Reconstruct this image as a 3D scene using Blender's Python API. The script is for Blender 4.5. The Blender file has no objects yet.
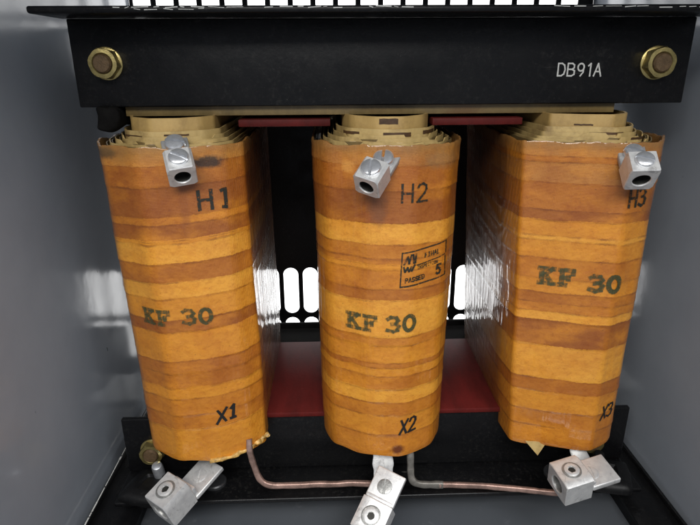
import bpy, bmesh, math, random
from mathutils import Vector, Matrix, noise
random.seed(7)
C = bpy.context.scene.collection
SC = bpy.context.scene
V = Vector

# ------------------------------------------------------------------ object helpers
def obj(name, bm, mat, parent=None, smooth=None, recalc=True):
    if recalc: bmesh.ops.recalc_face_normals(bm, faces=bm.faces[:])
    if smooth is not None:
        for f in bm.faces: f.smooth = True
        for e in bm.edges:
            if len(e.link_faces) == 2 and e.calc_face_angle(0) > math.radians(smooth): e.smooth = False
    me = bpy.data.meshes.new(name); bm.to_mesh(me); bm.free()
    me.materials.append(mat)
    o = bpy.data.objects.new(name, me); C.objects.link(o)
    if parent: o.parent = parent
    return o
def empty(name, loc, parent=None):
    o = bpy.data.objects.new(name, None); C.objects.link(o); o.empty_display_size = .02
    o.location = loc
    if parent: o.parent = parent
    return o
def lab(o, label=None, cat=None, group=None, kind=None):
    if label: o['label'] = label
    if cat: o['category'] = cat
    if group: o['group'] = group
    if kind: o['kind'] = kind
    return o
def frame(L, W, N, o):
    return Matrix(((L[0],W[0],N[0],o[0]),(L[1],W[1],N[1],o[1]),(L[2],W[2],N[2],o[2]),(0,0,0,1)))
def add_box(bm, x0,x1,y0,y1,z0,z1, M=None, bev=0.0, seg=2):
    r = bmesh.ops.create_cube(bm, size=1)
    vs = r['verts']
    for v in vs:
        v.co = V(((x0+x1)/2+v.co.x*(x1-x0), (y0+y1)/2+v.co.y*(y1-y0), (z0+z1)/2+v.co.z*(z1-z0)))
    if bev > 0:
        es = list({e for v in vs for e in v.link_edges})
        rr = bmesh.ops.bevel(bm, geom=es, offset=bev, segments=seg, affect='EDGES', profile=.5)
        vs = list({v for f in rr['faces'] for v in f.verts} | {v for v in vs if v.is_valid})
    if M is not None:
        for v in vs: v.co = M @ v.co
    return vs
def box(name, x0,x1,y0,y1,z0,z1, mat, parent=None, bev=.001, M=None):
    bm = bmesh.new(); add_box(bm,x0,x1,y0,y1,z0,z1,M,bev)
    return obj(name, bm, mat, parent, smooth=40)
def add_lathe(bm, prof, n=40, M=None, ring=None):
    """prof: list of (r,z); ring(i,r,z) may change the radius by angle"""
    rows = []
    for (r,z) in prof:
        row = []
        for k in range(n):
            a = 2*math.pi*k/n
            rr = ring(a,r,z) if ring else r
            p = V((rr*math.cos(a), rr*math.sin(a), z))
            row.append(bm.verts.new(M @ p if M is not None else p))
        rows.append(row)
    for a,b in zip(rows, rows[1:]):
        for k in range(n): bm.faces.new((a[k],a[(k+1)%n],b[(k+1)%n],b[k]))
    bm.faces.new(rows[0]); bm.faces.new(rows[-1])
def add_tube(bm, pts, rx, ry=None, n=12, sub=6, up=(0,-1,0), pw=.7):
    ry = ry or rx
    P = []
    pts = [V(p) for p in pts]
    for i in range(len(pts)-1):
        p0 = pts[max(i-1,0)]; p1 = pts[i]; p2 = pts[i+1]; p3 = pts[min(i+2,len(pts)-1)]
        for s in range(sub):
            t = s/sub
            P.append(.5*((2*p1)+(p2-p0)*t+(2*p0-5*p1+4*p2-p3)*t*t+(3*p1-3*p2+p3-p0)*t**3))
    P.append(pts[-1])
    rows = []; up = V(up)
    for i,p in enumerate(P):
        t = (P[min(i+1,len(P)-1)]-P[max(i-1,0)]).normalized()
        a = up - t*up.dot(t); a.normalize(); b = t.cross(a)
        wob = 1+.14*noise.noise(p*160)
        p = p + V((0, noise.noise(p*38), noise.noise(p*45+V((4,0,0)))))*.0008
        row = []
        for k in range(n):
            th = 2*math.pi*k/n
            c, s = math.cos(th), math.sin(th)
            c = math.copysign(abs(c)**pw, c); s = math.copysign(abs(s)**pw, s)
            row.append(bm.verts.new(p + a*(c*ry*wob) + b*(s*rx*wob)))
        rows.append(row)
    for a,b in zip(rows, rows[1:]):
        for k in range(n): bm.faces.new((a[k],a[(k+1)%n],b[(k+1)%n],b[k]))
    bm.faces.new(rows[0]); bm.faces.new(rows[-1])

# ------------------------------------------------------------------ material helpers
class N:
    def __init__(s, name):
        s.m = bpy.data.materials.new(name); s.m.use_nodes = True
        s.t = s.m.node_tree; s.b = s.t.nodes['Principled BSDF']; s.out = s.t.nodes['Material Output']
        s.tc = s.t.nodes.new('ShaderNodeTexCoord')
    def n(s, typ, **k):
        nd = s.t.nodes.new(typ)
        for a,v in k.items():
            if a.startswith('_'): nd.inputs[a[1:].replace('_',' ')].default_value = v
            else: setattr(nd, a, v)
        return nd
    def l(s, a, b): s.t.links.new(a, b)
    def mapping(s, scale=(1,1,1), loc=(0,0,0)):
        m = s.n('ShaderNodeMapping'); m.inputs['Scale'].default_value = scale; m.inputs['Location'].default_value = loc
        s.l(s.tc.outputs['Object'], m.inputs['Vector']); return m.outputs[0]
    def noise(s, scale, detail=4, rough=.55, vec=None, dist=0):
        n = s.n('ShaderNodeTexNoise'); n.inputs['Scale'].default_value = scale
        n.inputs['Detail'].default_value = detail; n.inputs['Roughness'].default_value = rough
        n.inputs['Distortion'].default_value = dist
        s.l(vec or s.tc.outputs['Object'], n.inputs['Vector']); return n.outputs['Fac']
    def ramp(s, fac, stops, interp='LINEAR'):
        r = s.n('ShaderNodeValToRGB'); cr = r.color_ramp; cr.interpolation = interp
        while len(cr.elements) < len(stops): cr.elements.new(.5)
        for e,(p,c) in zip(cr.elements, stops):
            e.position = p; e.color = (c,c,c,1) if isinstance(c,(int,float)) else (*c,1)
        if fac is not None: s.l(fac, r.inputs[0])
        return r.outputs[0]
    def math(s, op, a, b=None, c=None, clamp=False):
        m = s.n('ShaderNodeMath', operation=op); m.use_clamp = clamp
        for i,x in enumerate((a,b,c)):
            if x is None: continue
            if isinstance(x,(int,float)): m.inputs[i].default_value = x
            else: s.l(x, m.inputs[i])
        return m.outputs[0]
    def mix(s, fac, a, b, mode='MIX'):
        m = s.n('ShaderNodeMix', data_type='RGBA', blend_type=mode)
        for sock,x in ((m.inputs[0],fac),(m.inputs[6],a),(m.inputs[7],b)):
            if isinstance(x,(int,float)): sock.default_value = x
            elif isinstance(x,tuple): sock.default_value = (*x,1)
            else: s.l(x, sock)
        return m.outputs[2]
    def bump(s, h, strength, dist=.001, prev=None, to=('Normal',)):
        b = s.n('ShaderNodeBump'); b.inputs['Strength'].default_value = strength; b.inputs['Distance'].default_value = dist
        s.l(h, b.inputs['Height'])
        if prev is not None: s.l(prev, b.inputs['Normal'])
        for k in to: s.l(b.outputs[0], s.b.inputs[k])
        return b.outputs[0]
    def set(s, **k):
        for a,v in k.items():
            i = s.b.inputs[a.replace('_',' ')]
            if isinstance(v, (int,float)): i.default_value = v
            elif isinstance(v, tuple): i.default_value = (*v,1)
            else: s.l(v, i)
        return s

def mat_black_paint(name='black_enamel', rough=.3):
    a = N(name)
    dust = a.ramp(a.noise(260,6,.7), [(.52,0),(.75,1)])
    big = a.ramp(a.noise(18,4,.6), [(.35,0),(.75,1)])
    d = a.math('MULTIPLY', dust, a.math('MULTIPLY', big, .30))
    speck = a.ramp(a.noise(900,2,.5), [(.74,0),(.78,1)])
    col = a.mix(d, (.0045,.0045,.005), (.10,.095,.085))
    col = a.mix(a.math('MULTIPLY', speck, .18), col, (.35,.33,.3))
    hair = a.ramp(a.noise(60,3,.5,vec=a.mapping((.25,1,9))), [(.715,0),(.73,1)])
    hair = a.math('MULTIPLY', hair, a.ramp(a.noise(14,2,.5), [(.5,0),(.6,.28)]))
    col = a.mix(hair, col, (.22,.21,.19))
    a.set(Base_Color=col, Roughness=a.ramp(a.noise(30,5,.7), [(.3,rough-.06),(.75,rough+.2)]), Specular_IOR_Level=.30)
    a.bump(a.noise(420,3,.6), .18, .0006)
    return a.m
def mat_wall(name='grey_powder_coat', k=1.):
    a = N(name)
    col = a.ramp(a.noise(9,5,.6), [(.3,(.285*k,.312*k,.35*k)),(.75,(.34*k,.37*k,.41*k))])
    sm = a.ramp(a.noise(40,5,.7), [(.6,0),(.8,1)])
    col = a.mix(a.math('MULTIPLY', sm, .25), col, (.33,.34,.35))
    sc = a.ramp(a.noise(160,2,.4,vec=a.mapping((1,1,.35))), [(.79,0),(.80,1)])
    col = a.mix(a.math('MULTIPLY', sc, .8), col, (.03,.03,.03))
    a.set(Base_Color=col, Roughness=a.ramp(a.noise(25,4,.6), [(.3,.10),(.8,.20)]), Specular_IOR_Level=.55)
    a.bump(a.noise(55,3,.5), .12, .0012)
    return a.m
def mat_red():
    a = N('red_insulating_board')
    col = a.ramp(a.noise(35,6,.7,vec=a.mapping((1,.3,1))), [(.3,(.050,.006,.005)),(.7,(.12,.011,.009))])
    dust = a.ramp(a.noise(500,3,.6), [(.66,0),(.76,1)])
    col = a.mix(a.math('MULTIPLY',dust,.25), col, (.3,.16,.13))
    a.set(Base_Color=col, Roughness=.6, Specular_IOR_Level=.2)
    a.bump(a.noise(300,3,.6), .2, .0005)
    return a.m
def mat_tan(name, c0, c1, dark=.35):
    a = N(name)
    col = a.ramp(a.noise(45,6,.65,vec=a.mapping((1,1,.4))), [(.28,c0),(.7,c1)])
    st = a.ramp(a.noise(22,5,.7), [(.5,0),(.68,1)])
    col = a.mix(a.math('MULTIPLY',st,dark), col, (.13,.065,.02))
    a.set(Base_Color=col, Roughness=.5, Coat_Weight=.35, Coat_Roughness=.25)
    a.bump(a.noise(500,4,.7), .35, .0006)
    return a.m
def mat_alu(name='cast_aluminium', tone=.62, rough=.34):
    a = N(name)
    g = a.noise(170,6,.7)
    col = a.ramp(g, [(.3,(tone*.78,)*3),(.7,(tone,tone,tone*.97))])
    st = a.ramp(a.noise(90,4,.6,dist=1.5), [(.58,0),(.70,1)])
    col = a.mix(a.math('MULTIPLY',st,.4), col, (.16,.155,.14))
    a.set(Base_Color=col, Metallic=.5, Roughness=a.ramp(g, [(.3,rough-.05),(.75,rough+.16)]))
    a.bump(a.noise(600,5,.7), .35, .0004, prev=None)
    return a.m
def mat_simple(name, col, rough=.4, metal=0., var=.35, scale=150, bump=.2):
    a = N(name)
    c = a.ramp(a.noise(scale,5,.65), [(.3,tuple(x*(1-var) for x in col)),(.7,col)])
    a.set(Base_Color=c, Metallic=metal, Roughness=rough)
    a.bump(a.noise(scale*3,4,.6), bump, .0005)
    return a.m
def mat_ink(name, col=(.018,.02,.014), lo=.36, hi=.5, scale=420, amax=.95):
    a = N(name)
    al = a.ramp(a.noise(scale,4,.7), [(lo,.12),(hi,amax)])
    a.set(Base_Color=col, Roughness=.5, Alpha=al)
    return a.m
def mat_winding(name, bands, tilt, spots, seed):
    """varnished cotton tape: every wrap has its own tone; edges are frayed and resin-stained"""
    a = N(name)
    sep = a.n('ShaderNodeSeparateXYZ'); a.l(a.tc.outputs['Object'], sep.inputs[0])
    off = (seed*1.7, seed*.9, seed*2.3)
    mp = a.mapping((1,1,1), off)
    wob = a.math('MULTIPLY', a.math('SUBTRACT', a.noise(26,3,.5,vec=mp), .5), .0042)
    fray = a.math('MULTIPLY', a.math('SUBTRACT', a.noise(330,4,.8,vec=mp), .5), .0030)
    z = a.math('ADD', sep.outputs['Z'], a.math('MULTIPLY', sep.outputs['X'], tilt))
    zz = a.math('ADD', a.math('ADD', z, wob), fray)
    t = a.math('DIVIDE', a.math('ADD', zz, .02), .34, clamp=True)
    pal = {'D':(.345,.108,.015),'d':(.44,.148,.017),'m':(.53,.192,.019),'b':(.65,.262,.024),'B':(.76,.345,.040),'p':(.47,.190,.036),'P':(.56,.24,.045)}
    bands = sorted(bands)                       # (z_lower, tone)
    st = []
    for i,(zb,c) in enumerate(bands):
        p = (max(zb,-.02)+.02)/.34
        if i and len(bands)*2-1 <= 32: st.append((p-.0036, pal[bands[i-1][1]]))
        st.append((p, pal[c]) if (not i or len(bands)*2-1 > 32) else (p+.0036, pal[c]))
    col = a.ramp(t, st, 'LINEAR' if len(bands)*2-1 <= 32 else 'CONSTANT')
    # resin mottling along the tape
    mot = a.noise(30,6,.68,vec=a.mapping((.9,.9,1.5), off))
    col = a.mix(a.ramp(mot, [(.42,0),(.75,.65)]), col, a.mix(1.0, col, (.66,.44,.28), 'MULTIPLY'))
    lite = a.ramp(a.noise(17,4,.6,vec=a.mapping((.9,.9,1.9), (seed*3.1,2.,seed))), [(.48,0),(.74,.6)])
    col = a.mix(lite, col, (.80,.31,.020))
    fine = a.ramp(a.noise(210,4,.75,vec=a.mapping((.8,.8,1.3), off)), [(.46,0),(.72,.55)])
    col = a.mix(fine, col, a.mix(1.0, col, (.66,.48,.34), 'MULTIPLY'))
    # dark resin line under each wrap edge
    edges = None
    for zb,c in bands[1:]:
        w = .0009 if c in 'bBm' else .0006
        e = a.math('COMPARE', zz, zb, w)
        edges = e if edges is None else a.math('MAXIMUM', edges, e)
    gate = a.ramp(a.noise(60,3,.6,vec=mp), [(.42,.03),(.66,.5)])
    col = a.mix(a.math('MULTIPLY', edges, gate), col, (.15,.04,.010))
    # sooty and varnish-run stains with a place of their own
    for (sx,sz,rx,rz,amt,sc) in spots:
        dx = a.math('DIVIDE', a.math('SUBTRACT', sep.outputs['X'], sx), rx)
        dz = a.math('DIVIDE', a.math('SUBTRACT', sep.outputs['Z'], sz), rz)
        d = a.math('SQRT', a.math('ADD', a.math('MULTIPLY',dx,dx), a.math('MULTIPLY',dz,dz)))
        d = a.math('ADD', d, a.math('MULTIPLY', a.math('SUBTRACT', a.noise(110,5,.7,vec=mp), .5), 1.3))
        fr = a.math('LESS_THAN', sep.outputs['Y'], .04)
        f = a.math('MULTIPLY', a.ramp(d, [(.45,amt),(1.,0)]), fr)
        col = a.mix(f, col, sc)
    # heavily varnished, darker flanks of the winding (facing the neighbouring coils)
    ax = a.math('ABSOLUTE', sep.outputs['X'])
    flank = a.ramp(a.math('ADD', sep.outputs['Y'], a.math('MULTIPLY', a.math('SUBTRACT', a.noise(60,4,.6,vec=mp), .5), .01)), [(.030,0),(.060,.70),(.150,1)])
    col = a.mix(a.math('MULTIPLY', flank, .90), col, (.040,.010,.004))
    # crusty rim
    rim = a.ramp(a.math('ADD', z, a.math('MULTIPLY', a.math('SUBTRACT', a.noise(90,5,.7,vec=mp), .5), .012)), [(.290,0),(.302,.7)])
    col = a.mix(rim, col, (.22,.125,.042))
    speck = a.ramp(a.noise(520,3,.6,vec=mp), [(.67,0),(.72,.6)])
    col = a.mix(speck, col, (.15,.05,.015))
    rr = a.ramp(a.noise(70,5,.7,vec=mp), [(.3,.38),(.75,.6)])
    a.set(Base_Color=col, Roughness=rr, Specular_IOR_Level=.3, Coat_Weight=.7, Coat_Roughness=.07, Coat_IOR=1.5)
    # woven tape texture, brushed varnish runs
    wv = a.n('ShaderNodeTexWave', wave_type='BANDS', bands_direction='Z'); wv.inputs['Scale'].default_value = 420
    wv.inputs['Distortion'].default_value = .6; a.l(a.tc.outputs['Object'], wv.inputs['Vector'])
    wx = a.n('ShaderNodeTexWave', wave_type='BANDS', bands_direction='X'); wx.inputs['Scale'].default_value = 420
    wx.inputs['Distortion'].default_value = .6; a.l(a.tc.outputs['Object'], wx.inputs['Vector'])
    weave = a.math('MULTIPLY', wv.outputs['Fac'], wx.outputs['Fac'])
    b1 = a.bump(weave, .4, .0006, to=('Normal',))
    b2 = a.bump(a.noise(75,5,.7,vec=mp), .5, .0020, prev=b1)
    run = a.noise(1,2,.6,vec=a.mapping((85,85,11), off))
    a.bump(run, .75, .0030, prev=None, to=('Coat Normal',))
    return a.m

M_black = mat_black_paint()
M_black2 = mat_black_paint('black_rubbery_enamel', .42)
M_wall = mat_wall(); M_floor = mat_wall('dusty_dark_grey_floor_paint', .27)
M_back = mat_black_paint('dark_back_panel', .4)  # back panel darker than the grey side panels
M_red = mat_red()
M_tan = mat_tan('tan_pressboard', (.40,.26,.085), (.58,.39,.14), .55)
M_tan2 = mat_tan('pale_insulating_paper', (.36,.25,.09), (.62,.45,.18), .7)
M_ochre = mat_tan('stained_ochre_board', (.10,.07,.025), (.24,.165,.06), .7)
M_alu = mat_alu('cast_aluminium', .80, .34)
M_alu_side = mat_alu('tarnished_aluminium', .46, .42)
M_glare = mat_alu('glare_pale_aluminium', .9, .38)  # paler albedo paints in the glare on the middle lower lug
M_zinc = mat_simple('zinc_screw', (.80,.82,.85), .28, .75, .25, 200, .15)
M_dull = mat_simple('dull_screw_steel', (.48,.48,.46), .38, .7, .5, 300, .3)
M_brass = mat_simple('yellow_passivated_nut', (.62,.50,.20), .33, .85, .45, 220, .25)
M_stud = mat_simple('rusty_stud_end', (.19,.12,.06), .6, .4, .5, 350, .8)
M_hole = mat_simple('dark_bore', (.05,.05,.045), .5, .6, .3, 200, .1)
M_copper = mat_simple('tarnished_copper', (.52,.34,.28), .42, .6, .6, 90, .45)
M_tinned = mat_simple('tinned_copper', (.24,.225,.20), .5, .5, .5, 140, .4)
M_core = mat_simple('dark_core_steel', (.010,.0095,.009), .9, 0., .5, 120, .3)
M_core.node_tree.nodes['Principled BSDF'].inputs['Specular IOR Level'].default_value = .08
M_ink = mat_ink('worn_black_ink')
M_stencil = mat_ink('stencilled_green_black_ink', (.075,.075,.030), .34, .60, 260, .85)
M_pen = mat_ink('black_marker_ink', (.012,.012,.012), .22, .34, 500, .96)
M_white = mat_ink('white_marking_and_glint_paint', (.72,.72,.68), .25, .42, 700, .9)
M_crust = mat_simple('dripped_yellow_resin', (.80,.48,.13), .32, 0, .7, 200, .9)
M_winddark = mat_simple('winding_varnish_and_duct_shade', (.10,.05,.02), .45, 0, .6, 90, .6)

# ------------------------------------------------------------------ glyphs as strokes in a unit box
def arc(cx,cy,rx,ry,a0,a1,n=14):
    return [(cx+rx*math.cos(math.radians(a0+(a1-a0)*i/n)), cy+ry*math.sin(math.radians(a0+(a1-a0)*i/n))) for i in range(n+1)]
G = {
 'H':[[(0,0),(0,1)],[(1,0),(1,1)],[(0,.5),(1,.5)]],
 'J':[[(.36,.93),(.66,1),(.66,0)],[(.42,.03),(.66,0)]],
 'C':[[(.95,.85),(.65,1),(.3,.97),(.03,.7),(.03,.3),(.3,.03),(.65,0),(.95,.15)]], 'O':[arc(.5,.5,.46,.5,0,360,10)],
 'i':[[(.25,.80),(.55,1),(.5,0)],[(.25,.02),(.75,0)]],            # hand-drawn 1
 '1':[[(.2,.82),(.5,1),(.5,0)]],
 'I':[[(.5,0),(.5,1)],[(.2,0),(.8,0)],[(.2,1),(.8,1)]],
 '2':[[(.03,.78),(.2,.96),(.55,1),(.85,.88),(.9,.68),(.7,.45),(0,0),(1,0)]],
 '3':[[(.05,.88),(.3,1),(.75,.96),(.92,.76),(.75,.57),(.4,.53)],[(.75,.55),(.97,.36),(.88,.1),(.5,0),(.02,.12)]],
 'K':[[(.17,0),(.17,1)],[(0,0),(.38,0)],[(0,1),(.38,1)],[(.88,1),(.25,.47)],[(.42,.58),(.88,0)],[(.68,0),(1.04,0)],[(.64,1),(1.0,1)]],
 'F':[[(.17,0),(.17,1)],[(0,1),(.92,1),(.92,.76)],[(.17,.5),(.62,.5)],[(.62,.62),(.62,.38)],[(0,0),(.45,0)]],
 'f':[[(.1,0),(.1,1),(.9,1)],[(.1,.52),(.7,.52)]],
 '0':[arc(.5,.5,.44,.5,0,360,20)],
 'X':[[(0,0),(1,1)],[(.05,1),(.95,0)]],
 'D':[[(0,0),(0,1),(.5,1),(.85,.85),(.98,.5),(.85,.15),(.5,0),(0,0)]],
 'B':[[(0,0),(0,1),(.6,1),(.88,.88),(.88,.65),(.6,.53),(0,.53)],[(.6,.53),(.95,.42),(.95,.12),(.6,0),(0,0)]],
 '9':[arc(.5,.7,.42,.3,0,360,16),[(.92,.7),(.85,.3),(.5,0)]],
 'A':[[(0,0),(.5,1),(1,0)],[(.2,.36),(.8,.36)]],
 '5':[[(.95,1),(.18,1),(.12,.56),(.5,.64),(.88,.5),(.95,.26),(.72,.03),(.3,0),(.03,.14)]],
 'N':[[(0,0),(0,1),(1,0),(1,1)]], 'L':[[(0,1),(0,0),(.9,0)]], 'T':[[(0,1),(1,1)],[(.5,1),(.5,0)]],
 'E':[[(.9,0),(0,0),(0,1),(.9,1)],[(0,.52),(.7,.52)]],
 'S':[[(.95,.85),(.7,1),(.3,1),(.05,.8),(.15,.6),(.85,.42),(.95,.2),(.7,0),(.3,0),(.02,.15)]],
 'P':[[(0,0),(0,1),(.65,1),(.92,.85),(.92,.65),(.65,.5),(0,.5)]],
 ' ':[],
}
class Ink:
    """flat strokes laid on a surface: fn(a,b,lift) gives the 3D point"""
    def __init__(s, fn, w): s.bm = bmesh.new(); s.fn = fn; s.w = w; s.k = 0
    def stroke(s, pts, w=None, step=.0022):
        h = (w or s.w)/2
        for (ax,az),(bx,bz) in zip(pts, pts[1:]):
            d = V((bx-ax, bz-az)); Ln = d.length
            if Ln < 1e-6: continue
            d /= Ln; n = V((-d.y,d.x)); s.k += 1; lift = .00035+.000012*(s.k%24)
            m = max(1,int(Ln/step)); prev = None
            ext = h*.8
            for i in range(m+1):
                t = -ext + (Ln+2*ext)*i/m
                j = 1+.18*noise.noise(V((ax*900+t*700, az*900, s.k)))
                p = V((ax,az)) + d*t
                a = s.bm.verts.new(s.fn(p.x+n.x*h*j, p.y+n.y*h*j, lift)); b = s.bm.verts.new(s.fn(p.x-n.x*h*j, p.y-n.y*h*j, lift))
                if prev: s.bm.faces.new((prev[0],prev[1],b,a))
                prev = (a,b)
    def text(s, txt, x, z, w, h, gap, slope=0., lean=0., w_=None):
        """x,z: lower left corner; w: glyph width; gap between glyphs"""
        cx = x
        for ch in txt:
            if ch == ' ': cx += w*.55+gap; continue
            for pl in G[ch]:
                s.stroke([(cx+u*w+lean*v*h, z+v*h+slope*(cx+u*w-x)) for u,v in pl], w_)
            cx += w*(.7 if ch in 'J1I' else 1)+gap
    def done(s, name, mat, parent):
        return obj(name, s.bm, mat, parent, recalc=False)

# ================================================================== CABINET
cab = empty('electrical_cabinet', (0,.35,-.09))
lab(cab, 'open grey painted steel cabinet with slotted back panel around the transformer', 'cabinet')
def kid(o):   # keep world coordinates under an empty placed at its base
    o.matrix_parent_inverse = Matrix.Translation(-o.parent.location); return o
XL, XR, YB, ZT = -.306, .302, .35, .56
kid(box('side_panel', XL-.003, XL, -.27, YB, -.09, ZT, M_wall, cab, 0))
kid(box('side_panel', XR, XR+.003, -.27, YB, -.09, ZT, M_wall, cab, 0))
kid(box('floor_panel', XL-.003, XR+.003, -.30, YB+.002, -.094, -.0902, M_floor, cab, 0))
kid(box('roof_panel', XL-.003, XR+.003, -.27, YB+.002, ZT+.0002, ZT+.004, M_wall, cab, 0))
def back_panel():
    bm = bmesh.new(); T = .002
    pitch, sw = .0295, .0225; x0 = -.3014; n = 20
    rows = [(-.0795,-.012),(-.005,.0705),(.352,.418),(.4255,.505)]
    def quad(a,b,c,d): 
        vs = [bm.verts.new((p[0],0,p[1])) for p in (a,b,c,d)]; bm.faces.new(vs)
    zs = [-.0899]+[z for r in rows for z in r]+[ZT]
    xa, xb = XL+.0001, XR-.0001
    for i in range(0,len(zs),2): quad((xa,zs[i]),(xb,zs[i]),(xb,zs[i+1]),(xa,zs[i+1]))
    for (z0,z1) in rows:
        quad((xa,z0),(x0,z0),(x0,z1),(xa,z1))
        xe = x0+(n-1)*pitch+sw
        quad((xe,z0),(xb,z0),(xb,z1),(xe,z1))
        for k in range(n):
            a = x0+k*pitch; b = a+sw; r = sw*.48; cx=(a+b)/2
            if k < n-1: quad((b,z0),(a+pitch,z0),(a+pitch,z1),(b,z1))
            for zz,sg in ((z1,1),(z0,-1)):
                zc = zz-sg*r; m = 10
                for h in (0,1):      # corner fillers
                    A = [(cx+math.copysign(1,h-.5)*math.sin(math.pi/2*i/m)*(sw/2), zc+sg*r*math.cos(math.pi/2*i/m)) for i in range(m+1)]
                    corner = (b if h else a, zz)
                    for i in range(m):
                        vs=[bm.verts.new((p[0],0,p[1])) for p in (corner,A[i],A[i+1])]; bm.faces.new(vs)
    bmesh.ops.remove_doubles(bm, verts=bm.verts[:], dist=1e-6)
    bmesh.ops.recalc_face_normals(bm, faces=bm.faces[:])
    r = bmesh.ops.extrude_face_region(bm, geom=bm.faces[:])
    for v in r['geom']:
        if isinstance(v, bmesh.types.BMVert): v.co.y += T
    for v in bm.verts: v.co.y += YB
    return kid(obj('back_panel', bm, M_back, cab))
back_panel()

# ================================================================== TRANSFORMER
tr = empty('transformer', (0,.1,-.07))
lab(tr, 'three-phase dry transformer with three orange varnished tape-wrapped coils between black clamp beams', 'transformer')
def part(name, bm, mat, smooth=40, label=None, parent=None, recalc=True):
    o = obj(name, bm, mat, parent or tr, smooth, recalc)
    if (parent or tr) is tr: o.matrix_parent_inverse = Matrix.Translation(-tr.location)
    if label: o['label'] = label
    return o

# ---- clamp beams
def hexring(r, flat=0.):
    return lambda a, rr, z: rr
def nut_bolt(parent, x, y, z, R=.0142, rot=0., mat=M_brass, label=None):
    M = frame((1,0,0),(0,0,1),(0,-1,0),(x,y,z))
    bm = bmesh.new()
    add_lathe(bm, [(R*1.03,0),(R*1.03,.0014),(R*.98,.0018),(R*.4,.0022)], 40, M)
    w = part('washer', bm, mat, 40, parent=parent)
    bm = bmesh.new()
    def hx(a, r, zz):
        if r < R*.7: return r
        t = ((a+rot) % (math.pi/3)) - math.pi/6
        h = R*.87/math.cos(t)
        return min(h, r)
    add_lathe(bm, [(R,.0023),(R,.0085),(R*.90,.0105),(R*.66,.0108),(R*.60,.0100),(R*.58,.0090)], 60, M, hx)
    part('nut', bm, mat, 25, parent=parent)
    bm = bmesh.new()
    pr = [(R*.575,.002)]
    zz = .003
    while zz < .0120: pr += [(R*.575,zz),(R*.54,zz+.0006)]; zz += .0012
    pr += [(R*.5,zz+.0002),(R*.3,zz+.0003)]
    add_lathe(bm, pr, 32, M)
    part('stud', bm, M_stud, 40, parent=parent)
M_dull_black = mat_simple('dull_black_enamel', (.012,.012,.012), .9, 0., .5, 90, .3)  # rear beams: rougher black finish than the front ones
M_dull_black.node_tree.nodes['Principled BSDF'].inputs['Specular IOR Level'].default_value = .1
def beam(front, zweb0, zweb1, zfl, xw0, xw1, xf0, xf1, name, label, flange_y, sgn=1):
    bm = bmesh.new()
    add_box(bm, xw0, xw1, front, front+.006, zweb0, zweb1, None, .0012, 3)
    y0, y1 = (flange_y, front+.006) if sgn > 0 else (front, flange_y)
    add_box(bm, xf0, xf1, y0, y1, zfl, zfl+.0052, None, .0018, 3)
    return part(name, bm, M_black if sgn > 0 else M_dull_black, 35, label)
ub = beam(.0486, .3297, .3994, .3996, -.2616, .2612, -.268, .2735, 'upper_clamp_beam', 'black upper front clamp beam with white stencilled code', -.001)
beam(.262, .3297, .3994, .3996, -.2616, .2612, -.268, .2735, 'rear_upper_clamp_beam', None, .300, -1)
lb = beam(.0500, -.0516, .0145, -.0570, -.2725, .268, -.2725, .268, 'lower_clamp_beam', 'black lower front clamp beam with forward flange', .0035)
beam(.262, -.0516, .0190, -.0570, -.2725, .268, -.2725, .268, 'rear_lower_clamp_beam', None, .300, -1)
nut_bolt(ub, -.2335, .0486, .3650, .0128, .2)
nut_bolt(ub, .2318, .0486, .3632, .0134, .75)
nut_bolt(lb, -.2430, .0500, -.0235, .0130, .1)
nut_bolt(lb, .2290, .0500, -.0235, .0130, .4)
ink = Ink(lambda a,b,l: V((a, .0486-l, b)), .00125)
ink.text('DB91A', .1475, .3530, .0062, .0100, .0021, -.01, 0)
ink.done('part_number', M_white, ub)
# scratched bare metal and painted edge glints, white strokes along the flange
def scratch_glints():
    ink = Ink(lambda a,b,l: V((a, -.001-l, b)), .0006)
    random.seed(3)
    for x0,x1,z in ((-.205,-.120,.4035),(-.095,-.062,.4034),(-.052,-.040,.4032),(-.018,.012,.4036),(.12,.19,.4034),(.2,.232,.403),(-.19,-.14,.4022)):
        x = x0
        while x < x1:
            l = random.uniform(.002,.012); ink.stroke([(x,z+random.uniform(-.0005,.0005)),(x+l,z+random.uniform(-.0005,.0005))], random.uniform(.0003,.0009)); x += l+random.uniform(.001,.006)
    ink.done('edge_scratches_and_glints', M_white, ub)
scratch_glints()

# ---- laminated core, yokes
def part_box(name, *a, mat=M_core, bev=.0008, label=None, parent=None):
    bm = bmesh.new(); add_box(bm, *a, None, bev)
    return part(name, bm, mat, 40, label, parent)
part_box('upper_yoke', -.236, .232, .0552, .2610, .3345, .396)
part_box('lower_yoke', -.236, .232, .0562, .2610, -.058, .0125)
part_box('yoke_insulation_strip', -.226, .205, .0556, .250, .3215, .3340, mat=M_ochre, bev=.0005, label='stained ochre board strip under the upper beam')
bm = bmesh.new()
add_box(bm, -.246,-.2275,.0400,.150,.3120,.3290,None,.003,3)
bmesh.ops.subdivide_edges(bm, edges=bm.edges[:], cuts=4, use_grid_fill=True)
for v in bm.verts: v.co += V((noise.noise(v.co*90),noise.noise(v.co*95+V((3,0,0))),noise.noise(v.co*85+V((0,7,0)))))*.0035
part('yoke_end_tape', bm, M_core, 60)

# ---- red spacers
for x0,x1 in ((-.1285,-.0485),(.0415,.1215)):
    part_box('red_spacer_bar', x0,x1,.0500,.140,.3122,.3182, mat=M_red, bev=.0006)
part_box('red_base_board', -.215,.215,.0470,.2050,.0150,.0205, mat=M_red, bev=.0008, label='dark red insulating board under the coils')

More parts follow.
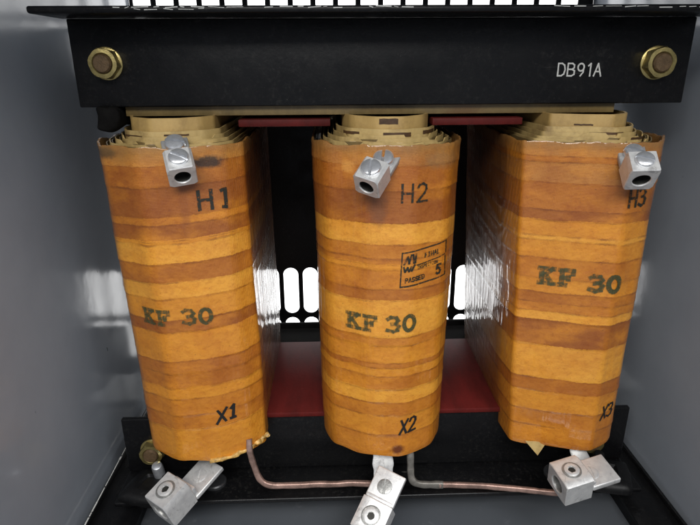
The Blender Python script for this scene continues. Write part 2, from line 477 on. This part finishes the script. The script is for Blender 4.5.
# ---- coils
SILH = [(-.0638,.060),(-.0560,.0230),(-.0200,.0060),(.0180,.0000),(.0500,.0200),(.0638,.0480),
        (.0638,.2150),(.0560,.2400),(.0250,.2560),(-.0250,.2560),(-.0560,.2400),(-.0638,.2150)]
def rounded(poly, sharp):
    """round each corner with its own radius, resample densely"""
    n = len(poly); P = []
    for i in range(n):
        p = V(poly[i]); a = V(poly[i-1]); b = V(poly[(i+1)%n])
        r = min(sharp[i], (a-p).length*.45, (b-p).length*.45)
        q0 = p+(a-p).normalized()*r; q1 = p+(b-p).normalized()*r
        for k in range(7):
            t = k/6; P.append(q0*(1-t)**2+p*2*t*(1-t)+q1*t*t)
    out = []
    for i in range(len(P)):
        a = P[i]; b = P[(i+1)%len(P)]; L = (b-a).length
        m = max(1,int(L/.0035))
        for k in range(m): out.append(a.lerp(b,k/m))
    return out
def normals(P):
    N_ = []
    for i in range(len(P)):
        t = (P[(i+1)%len(P)]-P[i-1]).normalized(); N_.append(V((t.y,-t.x)))
    return N_
class Coil:
    def __init__(s, cx, lean, pts, sharp, bands, tilt, seed, label, spots, widen=0, base=0):
        s.base = base
        s.cx=cx; s.lean=lean; s.bands=[b[0] for b in sorted(bands)]; s.tilt=tilt; s.seed=seed; s.widen=widen
        s.P = rounded(pts, sharp); s.N = normals(s.P)
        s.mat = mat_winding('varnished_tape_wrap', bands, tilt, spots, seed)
        s.e = empty('coil', (cx,0,0)); s.e.parent = tr; s.e.matrix_parent_inverse = Matrix.Translation(-tr.location)
        s.e['label'] = label
    def off(s, x, z):
        ze = z+s.tilt*x
        lo = -.02
        for b in s.bands:
            if b <= ze: lo = b
        d = ze-lo
        lap = (.0007*math.exp(-d/.006))*(.5+noise.noise(V((x*30,z*50,s.seed))))
        return lap + .0004*noise.noise(V((x*14, z*24, s.seed*5))) + .0011*noise.noise(V((x*9+4, z*11, s.seed*3)))
    def xshift(s, x, z): return x*(1+s.widen*(z/.3-.5)) + s.lean*z/.3 + s.base
    def front_y(s, x):
        best = None
        n = len(s.P)
        for i in range(n):
            a = s.P[i]; b = s.P[(i+1)%n]
            if b.x > a.x and a.x <= x <= b.x and a.y < .07:
                return a.y+(b.y-a.y)*(x-a.x)/(b.x-a.x)
        return .06
    def surf(s, x, z, lift):
        y = s.front_y(x); o = s.off(x,z)
        return V((s.xshift(x,z), y-o-lift*1.6, z))
    def build(s):
        P, Nn = s.P, s.N; n = len(P); bm = bmesh.new()
        zs = []; z = -.0015
        rows = []
        nz = 190
        def row(zf, extra, top=False, bot=False):
            r = []
            for i,(p,nn) in enumerate(zip(P,Nn)):
                z = zf
                if top:
                    z += .0026*noise.noise(V((p.x*45,p.y*45,s.seed*7)))+.0012*noise.noise(V((p.x*200,p.y*200,s.seed)))
                if bot:
                    z += .0022*noise.noise(V((p.x*40,p.y*40,s.seed*9)))
                o = s.off(p.x if p.y < .07 else p.x*.9, z) + extra
                r.append(bm.verts.new((s.xshift(p.x+nn.x*o, z), p.y+nn.y*o, z)))
            rows.append(r)
        row(.004,-.006,bot=True)
        row(-.001,-.0045,bot=True); row(-.0018,-.0022,bot=True); row(-.0004,-.0004,bot=True)
        for k in range(nz+1):
            z = .0025+(.2965-.0025)*k/nz; row(z,0)
        row(.3005,.0003,top=True); row(.3018,-.0002,top=True); row(.3018,-.0018,top=True); row(.2990,-.0026,top=True); row(.280,-.003)
        for a,b in zip(rows,rows[1:]):
            for i in range(n): bm.faces.new((a[i],a[(i+1)%n],b[(i+1)%n],b[i]))
        o = obj('tape_winding', bm, s.mat, s.e, 38)
        # dark annulus of winding ends and a bottom cap
        for nm,z,ins in (('winding_end',.2870,.003),('winding_end',.0050,.0055)):
            bm = bmesh.new()
            vs = [bm.verts.new((s.xshift(p.x-nn.x*ins,z), p.y-nn.y*ins, z)) for p,nn in zip(P,Nn)]
            f = bm.faces.new(vs); r = bmesh.ops.extrude_face_region(bm, geom=[f])
            for v in r['geom']:
                if isinstance(v,bmesh.types.BMVert): v.co.z -= .002 if z > .1 else -.002
            obj(nm, bm, M_winddark, s.e)
        # nested insulation layers standing above the rim
        random.seed(s.seed*11)
        for ins, th, zt, jag, mat in ((.0050,.0008,.3008,.0016,M_ochre),(.0075,.0009,.3028,.0014,M_tan2),(.0092,.0007,.3020,.0018,M_ochre),(.0118,.0008,.3052,.0010,M_tan2),(.0150,.0007,.3040,.0016,M_ochre),(.0168,.0009,.3078,.0008,M_tan2),(.0195,.0012,.3122,.0005,M_tan2),(.0208,.0008,.3112,.0008,M_ochre),(.0250,.0022,.3222,.0003,M_tan)):
            bm = bmesh.new(); R4 = []
            brk = [random.uniform(-.05,.05) for _ in range(3)]
            for (i2,z) in ((ins,.288),(ins,zt),(ins+th,zt),(ins+th,.288)):
                r = []
                for p,nn in zip(P,Nn):
                    zz = z
                    if z > .29:
                        zz += jag*noise.noise(V((p.x*26,p.y*26,ins*900+s.seed)))
                        if jag > .0005 and any(abs(p.x-b)<.005 for b in brk): zz -= .0026
                    sx = 1-i2/.0638; sy = 1-i2/.128
                    r.append(bm.verts.new((s.lean+s.base+p.x*sx, .128+(p.y-.128)*sy, zz)))
                R4.append(r)
            for a,b in zip(R4,R4[1:]):
                for i in range(n): bm.faces.new((a[i],a[(i+1)%n],b[(i+1)%n],b[i]))
            obj('insulation_collar' if ins > .024 else 'insulation_layer', bm, mat, s.e, 35)
        # dark strips laid on the paper, painting the shade in the duct openings
        for ins, xa, xb, za, zb in s.ducts:
            bm = bmesh.new(); rr = []
            m = 8
            for k in range(m+1):
                x = xa+(xb-xa)*k/m; sx = 1-ins/.0638; y = .128+(s.front_y(x)-.128)*(1-ins/.128)-.0005
                j = .0004*noise.noise(V((x*700,ins*99,s.seed)))
                rr.append([bm.verts.new((s.lean+s.base+x*sx, y+dy, z+j)) for dy,z in ((0,za),(0,zb),(.0004,zb),(.0004,za))])
            for a,b in zip(rr,rr[1:]):
                for k in range(4): bm.faces.new((a[k],a[(k+1)%4],b[(k+1)%4],b[k]))
            bm.faces.new(rr[0]); bm.faces.new(rr[-1])
            obj('duct_shade_strip', bm, M_winddark, s.e)
        # spacer sticks in the cooling gaps
        for k in range(9):
            x = -.048+.012*k+random.uniform(-.003,.003)
            sx = 1-.0115/.0638; y = .128+(s.front_y(x)-.128)*(1-.0118/.128)
            bm = bmesh.new(); hh = random.uniform(.2975,.3030)
            M = Matrix.Translation((s.lean+s.base+x*sx, y, 0)) @ Matrix.Rotation(random.uniform(-.3,.3),4,'Z')
            add_box(bm, -.0028,.0028,-.0012,.0022,.2885,hh,M,.0004)
            obj('spacer_stick', bm, M_tan2 if k%3 else M_ochre, s.e, 40)
        return s
sharpL = [.008,.006,.006,.006,.006,.004,.02,.02,.02,.02,.02,.02]
ptsL = [(-.0638,.048),(-.0520,.0210),(-.0180,.0000),(.0200,.0020),(.0480,.0130),(.0625,.0300)]+SILH[6:]
ptsM = [(-.0638,.048),(-.0520,.0200),(-.0150,.0010),(.0180,.0000),(.0500,.0170),(.0632,.0420)]+SILH[6:]
ptsR = [(-.0650,.055),(-.0605,.0200),(-.0200,.0070),(.0200,.0000),(.0480,.0140),(.0638,.0420)]+SILH[6:]
sharpM = [.010,.010,.008,.007,.009,.008,.02,.02,.02,.02,.02,.02]
sharpR = [.014,.004,.02,.004,.008,.010,.02,.02,.02,.02,.02,.02]
bL = [(-.02,'b'),(.036,'d'),(.052,'m'),(.070,'b'),(.0815,'d'),(.097,'d'),(.1095,'b'),(.139,'D'),(.151,'b'),(.1715,'B'),(.1865,'d'),(.2035,'B'),(.2215,'b'),(.2245,'D'),(.2385,'m'),(.2455,'D'),(.2700,'d'),(.2880,'P')]
bM = [(-.02,'m'),(.0240,'b'),(.046,'m'),(.060,'B'),(.0745,'m'),(.089,'b'),(.098,'d'),(.1035,'b'),(.121,'m'),(.130,'B'),(.165,'d'),(.176,'m'),(.195,'b'),(.1995,'d'),(.205,'m'),(.2175,'B'),(.2360,'D'),(.2640,'d'),(.285,'p')]
bR = [(-.02,'m'),(.022,'m'),(.040,'b'),(.062,'d'),(.0765,'B'),(.112,'D'),(.1370,'B'),(.1460,'m'),(.1550,'d'),(.1650,'b'),(.1790,'m'),(.1985,'b'),(.2150,'B'),(.2190,'b'),(.2330,'D'),(.2420,'d'),(.2660,'p'),(.284,'d'),(.289,'p')]
SOOT = (.02,.015,.012)
coils = [
 Coil(-.180, -.0065, ptsL, sharpL, bL, -.055, 1, 'left coil stencilled H1 and X1', [(.030,.2895,.018,.007,.9,SOOT),(-.055,.296,.016,.006,.8,SOOT),(.010,.2600,.005,.040,.55,(.26,.075,.015))], .05),
 Coil(0, .0010, ptsM, sharpM, bM, .015, 2, 'middle coil stencilled H2 and X2 with inspection stamp', [(.012,.0070,.009,.006,.9,(.10,.018,.006)),(-.010,.2500,.010,.020,.8,(.19,.065,.02)),(.045,.288,.022,.010,.5,(.24,.14,.06)),(-.034,.283,.007,.007,.5,(.75,.36,.08))], .08),
 Coil(.180, -.0070, ptsR, sharpR, bR, .025, 3, 'right coil stencilled H3 and X3', [(.050,.2480,.012,.020,.5,(.20,.07,.02))], .14, .006),
]
for c,d in zip(coils, (((.0195,-.060,-.025,.3068,.3084),(.0195,.002,.030,.3085,.3098)), ((.0250,-.014,.012,.3160,.3205),(.0195,-.008,.026,.3062,.3096),(.0195,-.055,-.036,.3072,.3096),(.0195,.042,.060,.3070,.3100)), ((.0250,-.030,-.006,.3130,.3142),(.0195,-.012,.030,.3062,.3080),(.0118,.030,.050,.3020,.3040)))): c.ducts = d; c.build()
cL, cM, cR = coils
def mark(c, name, mat, w, items):
    k = Ink(lambda a,b,l: c.surf(a,b,l), w)
    for it in items: k.text(*it)
    return k.done(name, mat, c.e)
# (text, x, z, glyph w, h, gap, slope)
mark(cL,'winding_marking',M_ink,.0027,[('HJ', .0270,.2500,.0095,.0155,.0045,.02)])
mark(cM,'winding_marking',M_ink,.0019,[('H2', .0090,.2550,.0085,.0150,.0042,.0)])
mark(cR,'winding_marking',M_ink,.0024,[('H3', .0215,.2480,.0070,.0150,.0028,.0)])
mark(cL,'winding_marking',M_pen,.0026,[('Xi', .0205,.0410,.0085,.0140,.0020,.22,.10)])
mark(cM,'winding_marking',M_pen,.0024,[('X2', .0140,.0255,.0070,.0150,.0022,.12,.08)])
mark(cR,'winding_marking',M_pen,.0022,[('X3', .0275,.0330,.0065,.0145,.0012,.10,.12)])
mark(cL,'stencilled_marking',M_stencil,.0034,[('KF', -.0345,.1470,.0105,.0125,.0040,-.0),('30', .0020,.1475,.0105,.0130,.0040,.0)])
mark(cM,'stencilled_marking',M_stencil,.0036,[('KF', -.0365,.1375,.0110,.0135,.0040,-.02),('30', -.0010,.1362,.0108,.0140,.0040,.04)])
mark(cR,'stencilled_marking',M_stencil,.0042,[('KF', -.0430,.1760,.0120,.0140,.0042,-.03),('30', -.0020,.1715,.0112,.0138,.0042,-.02)])
# inspection stamp on the middle coil
def stamp():
    TL,TR,BR,BL = (.0107,.2105),(.0515,.2155),(.0524,.1830),(.0097,.1790)
    def uv(u,v):
        a = V(BL).lerp(V(BR),u); b = V(TL).lerp(V(TR),u); return a.lerp(b,v)
    k = Ink(lambda a,b,l: cM.surf(*uv(a,b),l), .045)
    class W(Ink): pass
    def line(pts, w):     # stroke in unit coords, drawn in surface metres
        kk.stroke([tuple(uv(u,v)) for u,v in pts], w)
    kk = Ink(lambda a,b,l: cM.surf(a,b,l), .001)
    line([(0,0),(1,0)],.0014); line([(0,0),(0,1)],.0011); line([(0,1),(1,1)],.0012); line([(1,.66),(1,1)],.0013); line([(1,0),(.985,.57)],.0012)
    line([(.34,.57),(.97,.62)],.0011)
    def txt(t,u,v,w,h,g,sw):
        for ch in t:
            for pl in G[ch]: line([(u+a*w, v+b*h) for a,b in pl], sw)
            u += w+g
    txt('fINAL',.50,.73,.050,.12,.022,.0009)
    txt('INSPECTION',.345,.455,.032,.085,.015,.0005)
    txt('PASSED',.10,.12,.050,.12,.022,.0010)
    txt('5',.78,.13,.10,.26,.0,.0020)
    # small zig-zag emblem, upper and lower half
    for pl in ([(.05,.66),(.12,.88),(.16,.68)],[(.15,.68),(.20,.90),(.24,.90),(.26,.66)],[(.29,.66),(.30,.90)],
               [(.05,.58),(.08,.44),(.13,.56),(.16,.44),(.21,.56)],[(.22,.44),(.28,.60)]): line(pl,.0017)
    k.bm.free(); return kk.done('inspection_stamp', M_ink, cM.e)
stamp()

# ---- terminal lugs.  Camera-frame directions (right, up, toward viewer) measured from the picture, turned into the world
cR_ = V((0.99943234,-0.03324402,-0.00546212)); cU_ = V((0.01632185,0.33596196,0.94173412)); cF_ = V((0.02947196,0.94128869,-0.33631385))
CAM = V((-.0476,-.4531,.3647)); FPX = 560
def cdir(v): return (cR_*v[0]+cU_*v[1]-cF_*v[2])
def cpt(u,v,depth): return CAM+cF_*depth+cR_*((u-350)/FPX*depth)+cU_*((262.5-v)/FPX*depth)
def place(L, Nn, pos):
    f = (pos-CAM).normalized(); rt = (cR_-f*cR_.dot(f)).normalized(); up = rt.cross(f)
    cdir = lambda v: rt*v[0]+up*v[1]-f*v[2]
    n = cdir(Nn).normalized(); l = cdir(L); l = (l-n*l.dot(n)).normalized(); w = n.cross(l)
    return frame(l,w,n,pos)
def lug(M, S, SW, H, tongue, style, label, screw, mats, lead=None):
    """origin: centre of the block's screw face; x toward the wire entry, y across, z out of the screw face"""
    mb, ms = mats
    bm = bmesh.new(); hl, hw = S/2, SW/2; r = min(hw,H/2)*.60; seg = 28; zc = -H*.52
    # end face with a round bore (both ends), walls and bore
    def ring(x, rad): return [bm.verts.new(M @ V((x, rad*math.cos(2*math.pi*k/seg), zc+rad*math.sin(2*math.pi*k/seg)))) for k in range(seg)]
    def square(x, ins):
        out = []
        hw2 = hw-ins; z0 = -H+ins; z1 = -ins
        for k in range(seg):
            a = 2*math.pi*k/seg; c, s_ = math.cos(a), math.sin(a)
            tx = (hw2/abs(c)) if abs(c)>1e-6 else 9
            tz = ((z1-zc)/s_) if s_>1e-6 else ((z0-zc)/s_ if s_<-1e-6 else 9)
            t = min(tx,tz); out.append(bm.verts.new(M @ V((x,c*t,zc+s_*t))))
        return out
    bv = .0007
    A = [ring(hl-.0006+.0,r*.98), ring(hl,r*1.05), square(hl,bv), square(hl-bv,0), square(-hl+bv,0), square(-hl,bv), ring(-hl,r*1.05), ring(-hl+.0006,r*.98)]
    for a,b in zip(A,A[1:]+A[:1]):
        for k in range(seg): bm.faces.new((a[k],a[(k+1)%seg],b[(k+1)%seg],b[k]))
    e = part('terminal_lug', bm, mb, 30, label)
    # bore sleeve shows dark thread
    bm = bmesh.new()
    rr = []
    nst = 14
    for i in range(nst+1):
        x = hl-.0012-(S-.0024)*i/nst; rad = r*.975 - (.0004 if i%2 else 0)
        rr.append([bm.verts.new(M @ V((x, rad*math.cos(2*math.pi*k/seg), zc+rad*math.sin(2*math.pi*k/seg)))) for k in range(seg)])
    for a,b in zip(rr,rr[1:]):
        for k in range(seg): bm.faces.new((a[k],a[(k+1)%seg],b[(k+1)%seg],b[k]))
    part('bore', bm, M_hole if style=='slot' else M_dull, 60, parent=e)
    # tongue
    tl, th, drop = tongue
    bm = bmesh.new(); add_box(bm, -hl-tl, -hl-.0002, -hw*.98, hw*.98, -drop-th, -drop, M, .0012, 3)
    if style == 'hex':   # cast shoulder
        add_box(bm, -hl-tl*.12, -hl-.0001, -hw*.9, hw*.9, -drop+.0002, -drop*.55, M, .001)
    part('tongue', bm, ms, 30, parent=e)
    # set screw
    sr = min(hl,hw)*(.74 if style=='slot' else .56)
    Ms = M @ Matrix.Translation((0,0,.0002)) @ Matrix.Rotation(screw[0],4,'Z')
    def slotted(Ms, sr, hgt, mat):
        bm = bmesh.new()
        prof = [(sr*.96,-.0005),(sr,hgt*.35),(sr*.96,hgt*.8),(sr*.82,hgt),(sr*.45,hgt*1.12),(.0002,hgt*1.15)]
        n = 48; rows=[]
        for (rd,z) in prof:
            row=[]
            for k in range(n):
                a=2*math.pi*k/n; x=rd*math.cos(a); y=rd*math.sin(a); row.append(bm.verts.new(V((x,y,z))))
            rows.append(row)
        for a,b in zip(rows,rows[1:]):
            for k in range(n): bm.faces.new((a[k],a[(k+1)%n],b[(k+1)%n],b[k]))
        bm.faces.new(rows[0]); bm.faces.new(rows[-1])
        # cut the driver slot: split by planes and lower the strip between
        sw = sr*.15
        g = bm.verts[:]+bm.edges[:]+bm.faces[:]
        for y in (-sw,sw,-sw*.8,sw*.8):
            bmesh.ops.bisect_plane(bm, geom=bm.verts[:]+bm.edges[:]+bm.faces[:], plane_co=(0,y,0), plane_no=(0,1,0))
        for v in bm.verts:
            if abs(v.co.y) < sw*.81+1e-7 and v.co.z > hgt*.3: v.co.z = hgt*.3
        for v in bm.verts: v.co = Ms @ v.co
        return part('screw', bm, mat, 30, parent=e)
    if style == 'slot':
        slotted(Ms, sr, .0032, M_zinc)
    else:
        bm = bmesh.new()
        add_lathe(bm, [(sr*1.12,.0001),(sr*1.12,.0003),(sr*1.0,.0005),(sr*.98,-.0006)], 40, Ms)
        part('screw_hole_rim', bm, M_dull, 30, parent=e)
        bm = bmesh.new()
        hx = lambda a,rd,z: rd if rd > sr*.5 else rd/math.cos(((a)%(math.pi/3))-math.pi/6)*.9
        add_lathe(bm, [(sr*.88,.0002),(sr*.88,.0011),(sr*.78,.0015),(sr*.48,.0015),(sr*.44,-.0002),(.0002,-.0002)], 48, Ms, hx)
        part('screw', bm, mb, 30, parent=e)
        bm = bmesh.new()
        add_lathe(bm, [(sr*.41,.0001),(sr*.40,.0003),(.0002,.0003)], 24, Ms)
        part('hex_socket', bm, M_hole, 30, parent=e)
    if lead:
        w_ = M.col[1].to_3d(); nn = M.col[2].to_3d()
        a0 = M @ V((-hl-tl*.35,0,-drop-th-.0014)); a1 = M @ V((-hl-tl*1.02,0,-drop-th-.0012))
        lz = V(lead); bm = bmesh.new()
        mid = a1.lerp(lz,.5)+V((0,0,.0015))
        rows = []
        P = [a0, a1, mid, lz]
        for q,p in enumerate(P):
            t = (P[min(q+1,3)]-P[max(q-1,0)]).normalized(); ww = (w_-t*w_.dot(t)).normalized(); n2 = ww.cross(t)
            if n2.dot(nn) < 0: n2 = -n2
            hw3 = SW*.42
            rows.append([bm.verts.new(p+ww*hw3*a+n2*.0013*b) for a,b in ((-1,-1),(1,-1),(1,1),(-1,1))])
        for a,b in zip(rows,rows[1:]):
            for k in range(4): bm.faces.new((a[k],a[(k+1)%4],b[(k+1)%4],b[k]))
        bm.faces.new(rows[0]); bm.faces.new(rows[-1])
        bmesh.ops.bevel(bm, geom=bm.edges[:], offset=.0004, segments=1, affect='EDGES')
        part('lead_strap', bm, M_alu_side, 30, parent=e)
    # tongue screw
    Mt = M @ Matrix.Translation((-hl-tl*screw[2],hw*screw[3],-drop)) @ Matrix.Rotation(screw[1],4,'Z')
    if style == 'slot': slotted(Mt, sr*1.08, .0060, M_zinc)
    else: slotted(Mt, sr*.86, .0012, ms if ms is not M_glare else M_dull)
    return e
S = .0215
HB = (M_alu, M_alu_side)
lug(place((.13,-.735,.66),(-.10,.66,.74), cpt(178.5,158,.432)), S*.97, S*1.02, S*1.0, (.020,.005,.0100), 'slot', 'left upper lug, hanging straight over the winding', (.9,1.2,.60,0), HB, (-.174,.022,.299))
lug(place((-.443,-.70,.56),(-.09,.655,.75), cpt(371.0,168.5,.432)), S, S*1.0, S*.98, (.021,.005,.0135), 'slot', 'middle upper lug turned down to the left', (.35,.35,.50,-.05), HB, (.010,.020,.2985))
lug(place((.242,-.766,.60),(.242,.637,.73), cpt(644.6,160.5,.432)), S*.9, S*1.05, S*1.15, (.024,.005,.0170), 'slot', 'right upper lug at the outer corner', (1.2,1.2,.45,.0), HB, (.186,.024,.2985))
T = .0295
XB = (M_alu, M_alu)
lug(place((-.63,-.755,.18),(-.42,.53,.735), cpt(165.5,489.5,.520)), T, T*1.02, T*1.08, (.0370,.0050,.0235), 'hex', 'left lower lug with hex set screw', (.2,.6,.50,.0), XB)
lug(place((-.45,-.87,.10),(-.14,.18,.97), cpt(371.0,516,.512)), T, T*1.0, T*.90, (.0300,.0060,.0045), 'hex', 'middle lower lug, scratched, glare painted in as a paler tone', (.5,.3,.48,-.05), (M_glare,M_glare))
lug(place((-.883,-.267,.40),(.169,.608,.775), cpt(571.7,470.3,.520)), T*.95, T*1.04, T*.92, (.0290,.0060,.0120), 'hex', 'right lower lug holding the copper conductor', (.0,1.4,.25,.05), (M_alu,M_alu))

# lead straps joining lugs and windings
def strap(name, pts, w, th, mat):
    bm = bmesh.new(); add_tube(bm, pts, w/2, th/2, 20, 8, pw=.45); return part(name, bm, mat, 50)
strap('lead_strap', [(-.001,.022,.010),(-.001,.012,-.010),(-.001,.004,-.026),(-.001,-.006,-.040)], .020,.003, M_alu)
strap('lead_strap', [(.196,.018,.010),(.196,.010,-.005),(.200,-.004,-.014),(.204,-.014,-.020)], .016,.003, M_alu_side)

# star-point conductors
bm = bmesh.new()
add_tube(bm, [(-.1340,.014,.0140),(-.1335,.010,.0020),(-.1300,.008,-.0150),(-.1245,.006,-.0290),(-.1150,.005,-.0355),(-.0980,.005,-.0365),(-.0600,.005,-.0362),(-.0080,.006,-.0380)], .0030, .0024, 14, 8, pw=.55)
part('neutral_conductor', bm, M_copper, 50, 'copper bar bent down from the left coil')
bm = bmesh.new()
add_tube(bm, [(.0270,.020,.006),(.0270,.012,-.014),(.0275,.008,-.0300),(.0300,.006,-.0365),(.0370,.005,-.0395),(.0520,.004,-.0400),(.0600,.003,-.0400)], .0036,.0026,14,8, pw=.55)
part('neutral_conductor', bm, M_tinned, 50, 'tinned bar dropping from the middle coil')
bm = bmesh.new()
add_tube(bm, [(.0560,.003,-.0398),(.0900,.001,-.0396),(.1300,-.006,-.0388),(.1640,-.014,-.0370),(.1750,-.017,-.0360)], .0029,.0022,14,8, pw=.55)
part('neutral_conductor', bm, M_copper, 50, 'copper bar running into the right lower lug')

# crusty resin at the left coil, torn paper tip under the right coil
bm = bmesh.new()
pts = []
for k in range(14):
    t = k/13; xl = .010+.0545*t
    pts.append((-.180+xl*1.0-.0008, cL.front_y(min(xl,.0615))-.0012+.012*max(0,t-.85), -.0005+.0085*t*t))
add_tube(bm, pts, .0020, .0018, 16, 10)
for v in bm.verts:
    t = (v.co.x+.170)/.05; g = noise.noise(v.co*170)+.6*noise.noise(v.co*420)
    v.co += V((.0010*noise.noise(v.co*300+V((5,0,0))), -.0016*g*max(.25,t), .0042*noise.noise(v.co*190+V((0,9,0)))*max(.3,t)))
part('resin_crust', bm, M_crust, 60)
bm = bmesh.new()
tri = [(.1430,.0120,.004),(.1640,.0100,.004),(.1555,.0080,-.0105)]
f = bm.faces.new([bm.verts.new(p) for p in tri]); r = bmesh.ops.extrude_face_region(bm, geom=[f])
for v in r['geom']:
    if isinstance(v,bmesh.types.BMVert): v.co.y += .0008
part('torn_paper_tip', bm, M_tan2, 30)

# ---- mounting: side rails, feet, bolts on the lower flange
for x0,x1,nm in ((-.2985,-.2500,'left'),(.2520,.2955,'right')):
    bm = bmesh.new(); add_box(bm, x0,x1,-.20,.20,-.0735,-.0702,None,.0008); add_box(bm, (x0 if nm=='left' else x1-.003),(x0+.003 if nm=='left' else x1),-.20,.20,-.0698,-.0640,None,.0006)
    add_box(bm, x0+.004,x1-.004,-.20,.20,-.0899,-.0737,None,0)
    part('mounting_rail', bm, M_black, 35)
def chip_glints():  # rail edge: chipped paint plus a painted glint, drawn as white strokes
    ink = Ink(lambda a,b,l: V((b, a, -.0639+l)), .001)
    random.seed(9); y = -.10
    while y < .15:
        l = random.uniform(.003,.016); ink.stroke([(y,-.2970),(y+l,-.2970)], random.uniform(.0008,.0024)); y += l+random.uniform(0,.003)
    ink.done('edge_scratches_and_glints', M_white, [o for o in bpy.data.objects if o.name=='mounting_rail'][0])
chip_glints()
def foot(x, y, sx):
    bm = bmesh.new()
    def blob(a, r, z): return r*min(1.35, .92/max(abs(math.cos(a+.3)),abs(math.sin(a+.3)))**.8)
    M = Matrix.Translation((x,y,-.0516)) @ Matrix.Scale(1.15,4,(1,0,0))
    add_lathe(bm, [(.0250,0),(.0255,.004),(.0235,.0085),(.0180,.0105),(.0120,.0110),(.0105,.0080),(.004,.0078)], 48, M, blob)
    e = part('mounting_foot', bm, M_black2, 50)
    bm = bmesh.new()
    Mb = Matrix.Translation((x-.004*sx,y+.014,-.0440)) @ Matrix.Rotation(.3,4,'X')
    add_lathe(bm, [(.0058,-.004),(.0058,.0150),(.0050,.0175),(.0030,.0185),(.0004,.0187)], 28, Mb)
    part('mounting_bolt', bm, M_zinc if sx < 0 else M_black, 40, parent=e)
foot(-.2380,.0200,-1); foot(.2350,.0200,1)
for x in (-.176,.186):
    bm = bmesh.new(); add_lathe(bm, [(.0120,-.0517),(.0120,-.0490),(.0108,-.0478),(.0003,-.0476)], 36, Matrix.Translation((x,.0290,0)))
    part('flange_plug', bm, mat_simple('grey_plug',(.035,.036,.038),.35), 40)
# small zinc tab on the rear frame at the left
bm = bmesh.new(); add_box(bm, -.2790,-.2640,.1500,.1530,-.012,.012,None,.0006); add_box(bm, -.2790,-.2640,.1535,.1900,-.0145,-.0122,None,.0005)
part('rear_bracket', bm, M_dull, 30)

# ================================================================== CAMERA
cam = bpy.data.cameras.new('camera'); co = bpy.data.objects.new('camera', cam); C.objects.link(co)
cam.sensor_width = 36; cam.lens = FPX/700*36; cam.clip_start = .01; cam.clip_end = 100
B = -cF_
co.matrix_world = Matrix(((cR_.x,cU_.x,B.x,CAM.x),(cR_.y,cU_.y,B.y,CAM.y),(cR_.z,cU_.z,B.z,CAM.z),(0,0,0,1)))
SC.camera = co

# ================================================================== LIGHT
w = bpy.data.worlds.new('World'); SC.world = w; w.use_nodes = True
nt = w.node_tree; bg = nt.nodes['Background']
tc = nt.nodes.new('ShaderNodeTexCoord'); sp = nt.nodes.new('ShaderNodeSeparateXYZ'); rp = nt.nodes.new('ShaderNodeValToRGB')
nt.links.new(tc.outputs['Generated'], sp.inputs[0]); nt.links.new(sp.outputs['Y'], rp.inputs[0]); nt.links.new(rp.outputs[0], bg.inputs[0])
e = rp.color_ramp.elements; e[0].position = 0.0; e[0].color = (.095,.102,.115,1); e[1].position = .35; e[1].color = (1,1,1,1)
bg.inputs[1].default_value = 3.2
def area(name, loc, target, size, power, col=(1,1,1)):
    l = bpy.data.lights.new(name,'AREA'); l.shape = 'RECTANGLE'; l.size, l.size_y = size; l.energy = power; l.color = col
    o = bpy.data.objects.new(name,l); C.objects.link(o); o.location = loc
    o.rotation_euler = (V(target)-V(loc)).to_track_quat('-Z','Y').to_euler(); return o
area('ceiling_lamp', (-.25,-1.25,1.15), (0,.05,.12), (1.1,.5), 22, (1,.98,.95))
area('ceiling_lamp', (.55,-1.0,1.3), (0,.0,.05), (.6,.5), 11, (.97,.98,1))

# ================================================================== RENDER
SC.view_settings.view_transform = 'Standard'; SC.view_settings.look = 'None'
SC.view_settings.exposure = 0; SC.view_settings.gamma = 1
SC.render.engine = 'CYCLES'
